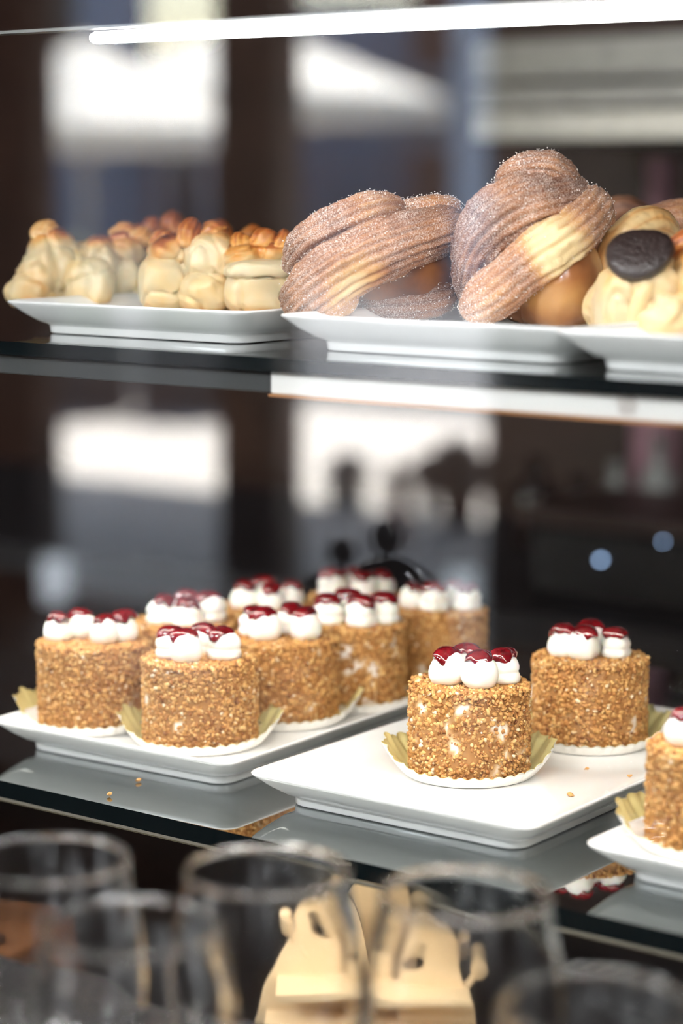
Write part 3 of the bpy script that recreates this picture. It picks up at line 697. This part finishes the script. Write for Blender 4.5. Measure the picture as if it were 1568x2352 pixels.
pillow(B1, 'dough', (150, 640, .012), 105, 78, .034, 61, .85, .10, (515, 590))
pillow(B1, 'dough_fold', (128, 610, -.004), 66, 86, .030, 62, .95, .10, (515, 575), creases=[(PI*1.55, .12, .10)])
pillow(B1, 'dough_fold', (215, 650, -.018), 52, 58, .024, 63, .75, .08, (520, 590), creases=[(PI*1.5, .10, .06)])
pillow(B1, 'dough_fold', (82, 668, -.010), 54, 46, .026, 64, .85, .08, (520, 620))
pillow(B1, 'dough_fold', (225, 596, .010), 48, 52, .024, 65, .85, .10, (525, 590))
peak(B1, [(118, 560, -.008), (120, 535, -.006), (130, 519, .0)], [34, 26, 10], 1, .3, .8)
B2 = Pastry('torn_bun', 'small pale bun squeezed right of the leftmost bun', 'bun', 305, 708, 1.475, G)
pillow(B2, 'dough', (300, 655, .004), 42, 60, .026, 66, .8, .10, (535, 610))
pillow(B2, 'dough_fold', (285, 590, .008), 48, 48, .024, 67, .85, .12, (525, 590), low=.25)
peak(B2, [(270, 565, .0), (290, 545, .004), (306, 533, .008)], [26, 22, 9], 3, .5, .8); peak(B2, [(318, 570, -.004), (326, 550, .0), (322, 540, .004)], [22, 18, 8], 4, .5, .8)
B3 = Pastry('torn_bun', 'pale bun with the tallest scorched crest in the middle of the left plate', 'bun', 430, 716, 1.40, G)
pillow(B3, 'dough', (385, 650, -.004), 58, 62, .032, 71, .6, .06, (535, 605), creases=[(PI*1.75, .10, .08)])
pillow(B3, 'dough_fold', (480, 668, -.022), 56, 44, .026, 72, .7, .07, (520, 600), foot=.35)
pillow(B3, 'dough_fold', (488, 590, -.014), 52, 54, .026, 73, .75, .10, (500, 570), creases=[(PI*1.6, .14, .08)])
pillow(B3, 'dough_fold', (392, 578, .0), 46, 36, .026, 74, .8, .10, (525, 590), low=.3)
peak(B3, [(440, 575, -.018), (442, 540, -.016), (452, 506, -.010)], [22, 24, 12], 5, .55, 1.); peak(B3, [(470, 560, -.014), (495, 535, -.010), (520, 526, -.002)], [26, 22, 10], 6, .55, .95)
peak(B3, [(360, 575, -.004), (378, 553, .0), (392, 545, .006)], [22, 20, 9], 7, .6, .95)
B4 = Pastry('torn_bun', 'pale bun with open torn top touching the lying sugared twist', 'bun', 600, 716, 1.365, G)
pillow(B4, 'dough', (605, 655, -.004), 80, 58, .032, 76, .55, .05, (530, 620), low=.16, foot=.45)
pillow(B4, 'dough_fold', (600, 612, -.014), 74, 22, .026, 77, .6, .06, (500, 600), low=.06)
pillow(B4, 'dough_fold', (560, 585, .004), 40, 34, .022, 78, .85, .12, (530, 590), low=.3); pillow(B4, 'dough_fold', (630, 575, .008), 46, 40, .022, 79, .85, .12, (530, 590), low=.4)
peak(B4, [(565, 575, -.004), (556, 552, .0), (560, 538, .004)], [24, 20, 9], 8, .5, .95); peak(B4, [(606, 572, -.004), (612, 545, -.002), (622, 526, .002)], [28, 24, 10], 9, .55, 1.); peak(B4, [(652, 575, -.006), (654, 545, -.004), (656, 524, .0)], [22, 16, 7], 10, .55, 1.)
B5 = Pastry('torn_bun', 'browned bun in the back row behind the tallest crest', 'bun', 400, 690, 1.545, G)
pillow(B5, 'dough', (400, 620, .0), 105, 80, .03, 81, .7, .12, (505, 590), low=.3)
peak(B5, [(360, 550, .0), (352, 530, .0), (362, 512, .004)], [28, 22, 10], 11, .7, 1.); peak(B5, [(405, 545, .0), (400, 520, .0), (412, 502, .004)], [30, 26, 12], 12, .65, 1.); peak(B5, [(310, 565, .0), (318, 545, .0), (330, 528, .004)], [26, 20, 10], 13, .6, .9)
B6 = Pastry('torn_bun', 'browned bun in the back row behind the open torn bun', 'bun', 545, 692, 1.50, G)
pillow(B6, 'dough', (545, 620, .0), 85, 78, .03, 82, .7, .12, (510, 590), low=.3)
peak(B6, [(500, 548, .0), (502, 528, .0), (495, 512, .004)], [28, 22, 10], 14, .7, 1.); peak(B6, [(575, 560, .0), (582, 540, .0), (590, 530, .004)], [26, 20, 10], 15, .6, .9)
# -- right hand plate
P3 = Pastry('folded_bun', 'pale folded bun with a dark chocolate disc on its shoulder, right plate', 'bun', 1490, 775, 1.20)
pillow(P3, 'dough', (1490, 705, .006), 128, 82, .034, 31, .75, .06, (540, 620), low=.24, foot=0)
pillow(P3, 'dough_fold', (1412, 705, -.016), 54, 80, .026, 32, .8, .05, (500, 600), low=.20, foot=0, creases=[(PI*1.62, .10, .09)])
pillow(P3, 'dough_fold', (1475, 660, -.018), 72, 46, .024, 33, .8, .06, (500, 600), low=.24, foot=0, creases=[(PI*1.45, .10, .06)])
pillow(P3, 'dough_fold', (1505, 735, -.030), 72, 62, .022, 34, .85, .05, (500, 600), low=.28, foot=0)
P3.strand('dough_ridge', [(1425, 780, -.036), (1440, 710, -.040), (1462, 660, -.038), (1500, 625, -.028), (1540, 608, -.01)], [18, 20, 18, 16, 10], .22, mat='pale_crust', sugar=0, ridges=3, amp=.05, seed=37)
pillow(P3, 'dough_fold', (1590, 680, -.016), 66, 110, .028, 35, .8, .06, (545, 640), low=.26, foot=0, creases=[(PI*1.4, .12, .08)])
P3.strand('browned_crest', [(1512, 600, .0), (1545, 575, -.014), (1580, 560, -.012), (1620, 570, -.0)], [18, 26, 28, 20], .82, mat='pale_crust', sugar=0, ridges=8, amp=.12, seed=36)
# chocolate disc leaning on the shoulder
V, F = lathe([(0, -.0045), (.0125, -.0045), (.0170, -.0030), (.0182, 0), (.0172, .0028), (.0130, .0042), (.006, .0046), (0, .0047)], 48, lambda t, z, r: 1+.04*math.sin(3*t)+.04*nz((math.cos(t), math.sin(t), z*90), 5, 4))
nrm = Vector(-AWAY*.62+UP*.78-RIGHT*.24).normalized(); M = nrm.to_track_quat('Z', 'Y').to_matrix().to_4x4(); M.translation = Vector(P3.pt(1447, 592, -.030))
V = [tuple(M @ Vector(v)) for v in V]
tag(link('chocolate_disc', mesh_from('chocolate_disc', V, F, 'chocolate'), P3.t), 'dark chocolate disc')
P4 = Pastry('glazed_croissant', 'golden croissant end behind the chocolate disc', 'pastry', 1440, 735, 1.285)
P4.strand('golden_roll', [(1385, 735, .0), (1388, 640, -.004), (1425, 555, -.004), (1490, 515, .004), (1560, 540, .014)], [36, 42, 46, 44, 34], .28, mat='glazed_crust', ridges=8, amp=.05, seed=41, sugar=.3)
P4.lump('core', (1450, 640, .012), 80, 105, .026, .55, seed=42)
P5 = Pastry('croissant', 'brown croissant in the back at the right frame edge', 'pastry', 1545, 715, 1.37)
P5.strand('roll', [(1425, 600, .01), (1470, 530, .0), (1550, 505, -.004), (1640, 520, .0), (1700, 580, .01)], [26, 42, 50, 46, 28], .66, ridges=14, amp=.08, seed=43, sugar=.5)
P5.lump('core', (1560, 620, .004), 130, 105, .032, .7, seed=44)
P6 = Pastry('croissant', 'dark brown croissant tip peeking out behind the tall coiled twist', 'pastry', 1420, 700, 1.46)
P6.strand('roll', [(1335, 580, .0), (1385, 510, .0), (1425, 486, .0), (1470, 505, .0), (1500, 570, .01)], [22, 32, 34, 30, 20], .86, ridges=10, amp=.08, seed=45, sugar=.25)
P6.lump('core', (1420, 600, .004), 85, 105, .026, .8, seed=46)

# ================================================================== wooden stands in the lower compartment
def flat_shape(name, outer, holes, thick, mat, parent, M):
    """sawn board: closed outline with holes, extruded"""
    cu = bpy.data.curves.new(name, 'CURVE'); cu.dimensions = '2D'; cu.fill_mode = 'BOTH'; cu.extrude = thick/2; cu.bevel_depth = .0004
    for pts in [outer]+list(holes):
        sp = cu.splines.new('POLY'); sp.points.add(len(pts)-1); sp.use_cyclic_u = True
        for q, (a, b) in zip(sp.points, pts): q.co = (a, b, 0, 1)
    tmp = bpy.data.objects.new(name, cu); C.objects.link(tmp)
    me = bpy.data.meshes.new_from_object(tmp.evaluated_get(bpy.context.evaluated_depsgraph_get())); bpy.data.objects.remove(tmp); bpy.data.curves.remove(cu)
    me.transform(M); me.materials.clear(); me.materials.append(MATS[mat]); me.name = name
    return link(name, me, parent)
def smooth_loop(P, n=64):
    P = np.array(P, float); k = len(P); out = []
    for i in range(n):
        u = i/n*k; j = int(u); t = u-j; p0, p1, p2, p3 = P[(j-1) % k], P[j % k], P[(j+1) % k], P[(j+2) % k]
        out.append(tuple(.5*((2*p1)+(-p0+p2)*t+(2*p0-5*p1+4*p2-p3)*t*t+(-p0+3*p1-3*p2+p3)*t**3)))
    return out
wb = on_y(840, 2200, 1.01)
WD = float(np.dot(wb-_O, _F)); kx = WD/FPX
wroot_xy = wb[:2]
ws = thing('wooden_stand', 'pale plywood stand of arched boards with round pegs behind the glasses', 'stand', (wb[0], wb[1], FLOOR_Z+.0005))
def WP(c, r): return ((c-840)*kx, (2200-r)*kx + (wb[2]-FLOOR_Z))
bot = 0.0
def board(outer, holes, off, mat='wood_light', name='arched_board'):
    o_ = smooth_loop([WP(*q) for q in outer], 90); o_ = [(a, max(b, 0.0005)) for a, b in o_]
    h_ = [smooth_loop([WP(*q) for q in h], 28) for h in holes]
    # local board plane: x along RIGHT, y up; the thickness runs away from the viewer
    M = Matrix(((RIGHT[0], 0, AWAY[0], AWAY[0]*off), (RIGHT[1], 0, AWAY[1], AWAY[1]*off), (0, 1, 0, 0), (0, 0, 0, 1)))
    return flat_shape(name, o_, h_, .006, mat, ws, M)
board([(560, 2700), (590, 2350), (640, 2200), (690, 2120), (720, 2068), (765, 2046), (805, 2062), (830, 2130), (850, 2250), (870, 2450), (880, 2700), (720, 2710)],
      [[(736, 2100), (760, 2092), (782, 2104), (800, 2125), (790, 2135), (760, 2132), (738, 2122)]], 0.)
board([(740, 2700), (760, 2300), (785, 2130), (815, 2066), (850, 2042), (888, 2056), (915, 2110), (940, 2300), (960, 2700)], [], .03)
board([(860, 2700), (870, 2400), (880, 2220), (895, 2110), (930, 2064), (968, 2062), (1005, 2092), (1040, 2160), (1060, 2235), (1085, 2290), (1095, 2400), (1100, 2700), (980, 2710)],
      [[(888, 2160), (925, 2156), (955, 2168), (950, 2192), (915, 2196), (890, 2186)]], -.012)
def slab(x0, x1, yf, yb, r, th, name):
    a = WP(x0, r); b = WP(x1, r)
    mb = MB(); c = []
    for z in (a[1]-th, a[1]):
        for w_ in (yf, yb):
            for x in (a[0], b[0]): c.append(tuple(RIGHT*x+AWAY*w_+UP*z))
    mb.add(c, [(0, 2, 3, 1), (4, 5, 7, 6), (0, 1, 5, 4), (2, 6, 7, 3), (0, 4, 6, 2), (1, 3, 7, 5)]); return mb.build(name, 'wood_light', ws)
slab(640, 1075, -.045, -.003, 2236, .005, 'shelf_board')
slab(610, 1085, -.060, .028, 2345, .006, 'shelf_board')
def peg(c, r, rad, off, name='round_peg'):
    a = WP(c, r); V, F = lathe([(0, -.004), (rad*.9, -.004), (rad, -.003), (rad, .003), (rad*.9, .004), (0, .004)], 28)
    V = [tuple(RIGHT*(a[0]+x)+AWAY*(off+z)+UP*(a[1]+y)) for x, y, z in V]
    MB().add(V, F).build(name, 'wood_light', ws, smooth=True)
    sx = 1 if c < 840 else -1
    q = np.array([RIGHT*a[0]+AWAY*off+UP*a[1], RIGHT*(a[0]+sx*.016)+AWAY*off*.6+UP*(a[1]-.022)])
    Vt, Ft, _, _ = tube(q, [rad*.45, rad*.6], 8, 12, rough=0); MB().add(Vt, Ft).build('peg_arm', 'wood_light', ws, smooth=True)
peg(667, 2110, .0044, -.002); peg(1102, 2196, .0058, -.012); peg(1066, 2184, .0046, .012)
# brown board seen through the leftmost glass
q = on_y(10, 2200, 1.03)
bb = thing('bread_board', 'brown wooden board lying behind the leftmost glass', 'board', (q[0], q[1], FLOOR_Z+.0005), .15)
MB().box(-.16, .012, -.05, .06, 0, .058).build('plank', 'wood_brown', bb, bevel=.004)
V, F = lathe([(.009, .0), (.009, .006)], 20); MB().add(V, F).build('grip', 'dark_wood', bb, (-.02, 0, .058))

# ================================================================== bar counter with glasses and cloches
CZ = 1.066
bar = thing('bar_counter', 'dark bar counter that the clear glasses stand on', 'counter', (-.7, .5, 0))
MB().box(-.95, 1.4, .0, .26, CZ-.04, CZ).build('counter_top', 'counter_top', bar, bevel=.003)
MB().box(-.93, 1.38, .02, .2, 0, CZ-.04).build('counter_body', 'dark_wood', bar)
def tumbler_mesh():
    H = .106
    outp = [(0, 0), (.019, 0), (.022, .0015), (.026, .006), (.034, .022), (.0395, .042), (.0405, .055), (.0388, .075), (.0355, .092), (.0338, H-.0024), (.0344, H-.0012), (.0339, H)]
    inn = [(.0326, H-.0002), (.0320, H-.0012), (.0324, H-.0026), (.0339, .092), (.0375, .075), (.0391, .055), (.0380, .042), (.0322, .023), (.022, .010), (.012, .0075), (0, .007)]
    P = catmull([(r, z, 0) for r, z in outp], 50)[:, :2].tolist()+catmull([(r, z, 0) for r, z in inn], 50)[:, :2].tolist()
    P = [(max(0, r), max(0, z)) for r, z in P]
    V, F = lathe(P, 72); return mesh_from('drinking_glass', V, F, 'crystal')
TM = tumbler_mesh()
def tumbler(px, py, d, label):
    p = _O + ray(px, py)*d; o = link('drinking_glass', TM, None, (p[0], p[1], CZ+.0004)); tag(o, label, 'glass', 'clear glasses on the bar counter')
for px, d, lb in ((108, .93, 'clear stemless glass in the back row at the far left'), (612, .915, 'clear stemless glass in the middle of the back row'), (1068, .885, 'clear stemless glass at the right end of the back row'),
                  (300, .845, 'clear stemless glass in the near row between the two left glasses'), (1375, .765, 'clear stemless glass nearest at the lower right'), (805, .80, 'clear stemless glass low in the near row at the centre')):
    if px == 805: continue
    tumbler(px, 1176+FPX*math.tan(math.atan((CAMZ-CZ-.106)/d)-PITCH), d, lb)
def cloche(px, py, Yv, label):
    p = on_y(px, py, Yv); y = 2*PANE_Y-Yv; top = p[2]
    t = thing('glass_cloche', label, 'cloche', (p[0], y, CZ+.0005), 0, 'smoked cloches on the counter')
    hd = top-.006-CZ-.03
    V, F = lathe([(0, 0), (.040, 0), (.041, .004), (.018, .010), (.014, .020), (.05, .024), (.054, .028), (.054, .031), (0, .031)], 40); MB().add(V, F).build('stand', 'black_enamel', t, smooth=True)
    R_ = .047; pts = [(R_, .0315), (R_, .0315+hd*.35)]+[(R_*math.cos(a), .0315+hd*.35+hd*.65*math.sin(a)) for a in np.linspace(.15, PI/2-.02, 14)]
    pin = [(r-.0015 if r > .003 else .0005, z-.0012) for r, z in reversed(pts)]
    th = pts+pin; V, F = lathe(th, 48); MB().add(V, F[:-2]).build('dome', 'smoked_glass', t, smooth=True)
    kz = .0315+hd; V, F = lathe([(0, kz), (.0045, kz), (.0045, kz+.003), (.009, kz+.006), (.0108, kz+.0125), (.009, kz+.019), (.005, kz+.022), (0, kz+.0225)], 32); MB().add(V, F).build('knob', 'black_enamel', t, smooth=True)
cloche(900, 1262, 1.19, 'smoked glass cloche with black ball knob mirrored above the rear cakes')
cloche(797, 1290, 1.345, 'second smoked cloche mirrored left of and lower than its twin')

# ================================================================== back bar, far behind the case
t = thing('back_counter', 'dark back bar counter behind the display case', 'counter', (-1.6, 2.5, 0))
MB().box(-3.5, 3.2, -.25, .38, 0, .9).build('cabinet', 'dark_wood', t); MB().box(-3.5, 3.2, -.28, .38, .9, .94).build('worktop', 'anthracite', t)
def hood(py0, py1, mat, label, Y0, Y1):
    a = on_y(1300, py0, Y0)[2]; b = on_y(1300, py1, Y0)[2]
    tag(MB().box(on_y(1085, py0, Y0)[0], .8, Y0, Y1, b, a).build('steel_shelf', mat), label, 'shelf', 'steel wall shelves behind the case')
hood(88, 178, 'steel', 'broad grey steel wall shelf at the top right, behind the case', 2.60, RY1-.002)
hood(196, 243, 'steel', 'narrow steel wall shelf in the middle, behind the case', 2.56, RY1-.002)
hood(256, 318, 'mid_steel', 'bright steel wall shelf lowest of the three, behind the case', 2.50, RY1-.002)
def bottle(px, py_base, Y, r, h, mat, label, name='bottle', cat='bottle', neck=.35):
    p = on_y(px, py_base, Y); z = .9405
    h = max(h, 0.05)
    V, F = lathe([(0, 0), (r*.95, 0), (r, .004), (r, h*.6), (r*.9, h*.68), (r*neck, h*.8), (r*neck, h*.97), (r*neck*1.15, h*.97), (r*neck*1.15, h), (0, h)], 32)
    o = link(name, mesh_from(name, V, F, mat), None, (p[0], Y, z)); tag(o, label, cat, 'bottles and jars on the back bar')
def topz(px, py, Y): return on_y(px, py, Y)[2]-.9405
bottle(1415, 1150, 2.62, .030, topz(1415, 1060, 2.62), 'bottle_pale', 'pale grey bottle blurred in the dark right of the case')
bottle(1512, 1100, 2.62, .026, topz(1512, 1000, 2.62), 'bottle_pale', 'second pale bottle at the right edge in the dark')
bottle(1330, 1100, 2.62, .034, topz(1330, 1090, 2.62), 'bottle_dark', 'dark bottle left of the pale blurred bottle')
bottle(1230, 1100, 2.62, .034, topz(1230, 1050, 2.62), 'bottle_dark', 'tall dark bottle farthest left on the back bar')
bottle(1520, 400, 2.70, .036, topz(1515, 360, 2.70), 'ceramic_pink', 'tall pinkish vase above the brown croissant at the right', 'vase', 'vase', .6)
# coffee machine with small lamps
cp = on_y(1450, 1280, 2.30)
t = thing('coffee_machine', 'dark machine with small glowing lamps on the back bar', 'machine', (cp[0], 2.36, .9405))
zt = topz(1450, 1190, 2.30)
MB().box(-.16, .3, -.04, .16, .0, zt-.02).build('body', 'dark_metal', t, bevel=.008); MB().box(-.17, .31, -.06, .17, zt-.02, zt).build('top_tray', 'dark_wood', t, bevel=.004)
for px, py, mt, r in ((1375, 1287, 'lamp_blue', .0022), (1518, 1245, 'lamp_blue', .0013), (1388, 1205, 'lamp_white', .0008)):
    q = on_y(px, py, 2.312); V, F = lathe([(0, -.004), (r, -.004), (r*.8, r*.3), (0, r*.7)], 16); V = [(x+q[0]-cp[0], -z-.046, y+q[2]-.9405) for x, y, z in V]
    MB().add(V, F).build('indicator_lamp', mt, t)

# added fill spots, no lamp seen: for the steel shelves and the white bar
for nm, loc, pw, tgt in (('back_bar_spot', (-.35, 1.75, 2.9), 14, (-1.13, 2.6, 1.60)), ('counter_spot', (.35, .1, 2.85), 7, (-.40, .92, 1.34))):
    l = bpy.data.lights.new(nm, 'SPOT'); l.energy = pw; l.spot_size = math.radians(20 if nm[0] == 'b' else 17); l.spot_blend = 1.0; l.shadow_soft_size = .05; l.color = (1, .95, .88)
    o = bpy.data.objects.new(nm, l); C.objects.link(o); o.location = loc; o.rotation_euler = (Vector(loc)-Vector(tgt)).to_track_quat('Z', 'Y').to_euler()

for (x, y), wh in zip(((-2.6, -1.2), (-.4, -1.6), (1.4, -.6)), ('nearest the left wall', 'in the middle of the room', 'nearest the right wall')):  # unseen ceiling panels, added as fill light for the plate fronts
    t = thing('ceiling_fill', 'square ceiling panel added as fill light, '+wh, 'ceiling light', (x, y, RZ1-.03), 0, 'ceiling panels added as fill light')
    MB().box(-.42, .42, -.42, .42, 0, .03).build('frame', 'dark_metal', t)
    MB().box(-.38, .38, -.38, .38, -.006, 0).build('diffuser', 'fill_panel_glow', t)

for x, wh in ((-1.75, 'left end'), (-.75, 'middle'), (.25, 'right end')):  # unseen globes, added to brighten the shelf fronts and glasses
    t = thing('pendant_fill', 'round white pendant added as fill light over the '+wh+' of the bar counter', 'lamp', (x, -.45, 2.05), 0, 'pendants added as fill light over the bar')
    V, F = lathe([(0, -.055)]+[(.055*math.cos(a), .055*math.sin(a)) for a in np.linspace(-1.5, 1.5, 16)]+[(0, .055)], 28); MB().add(V, F).build('globe', 'pendant_fill_glow', t, smooth=True)
    V, F = lathe([(.028, .05), (.028, .09), (.004, .095), (.004, RZ1-2.05)], 14); MB().add(V, F).build('cord', 'black_enamel', t)
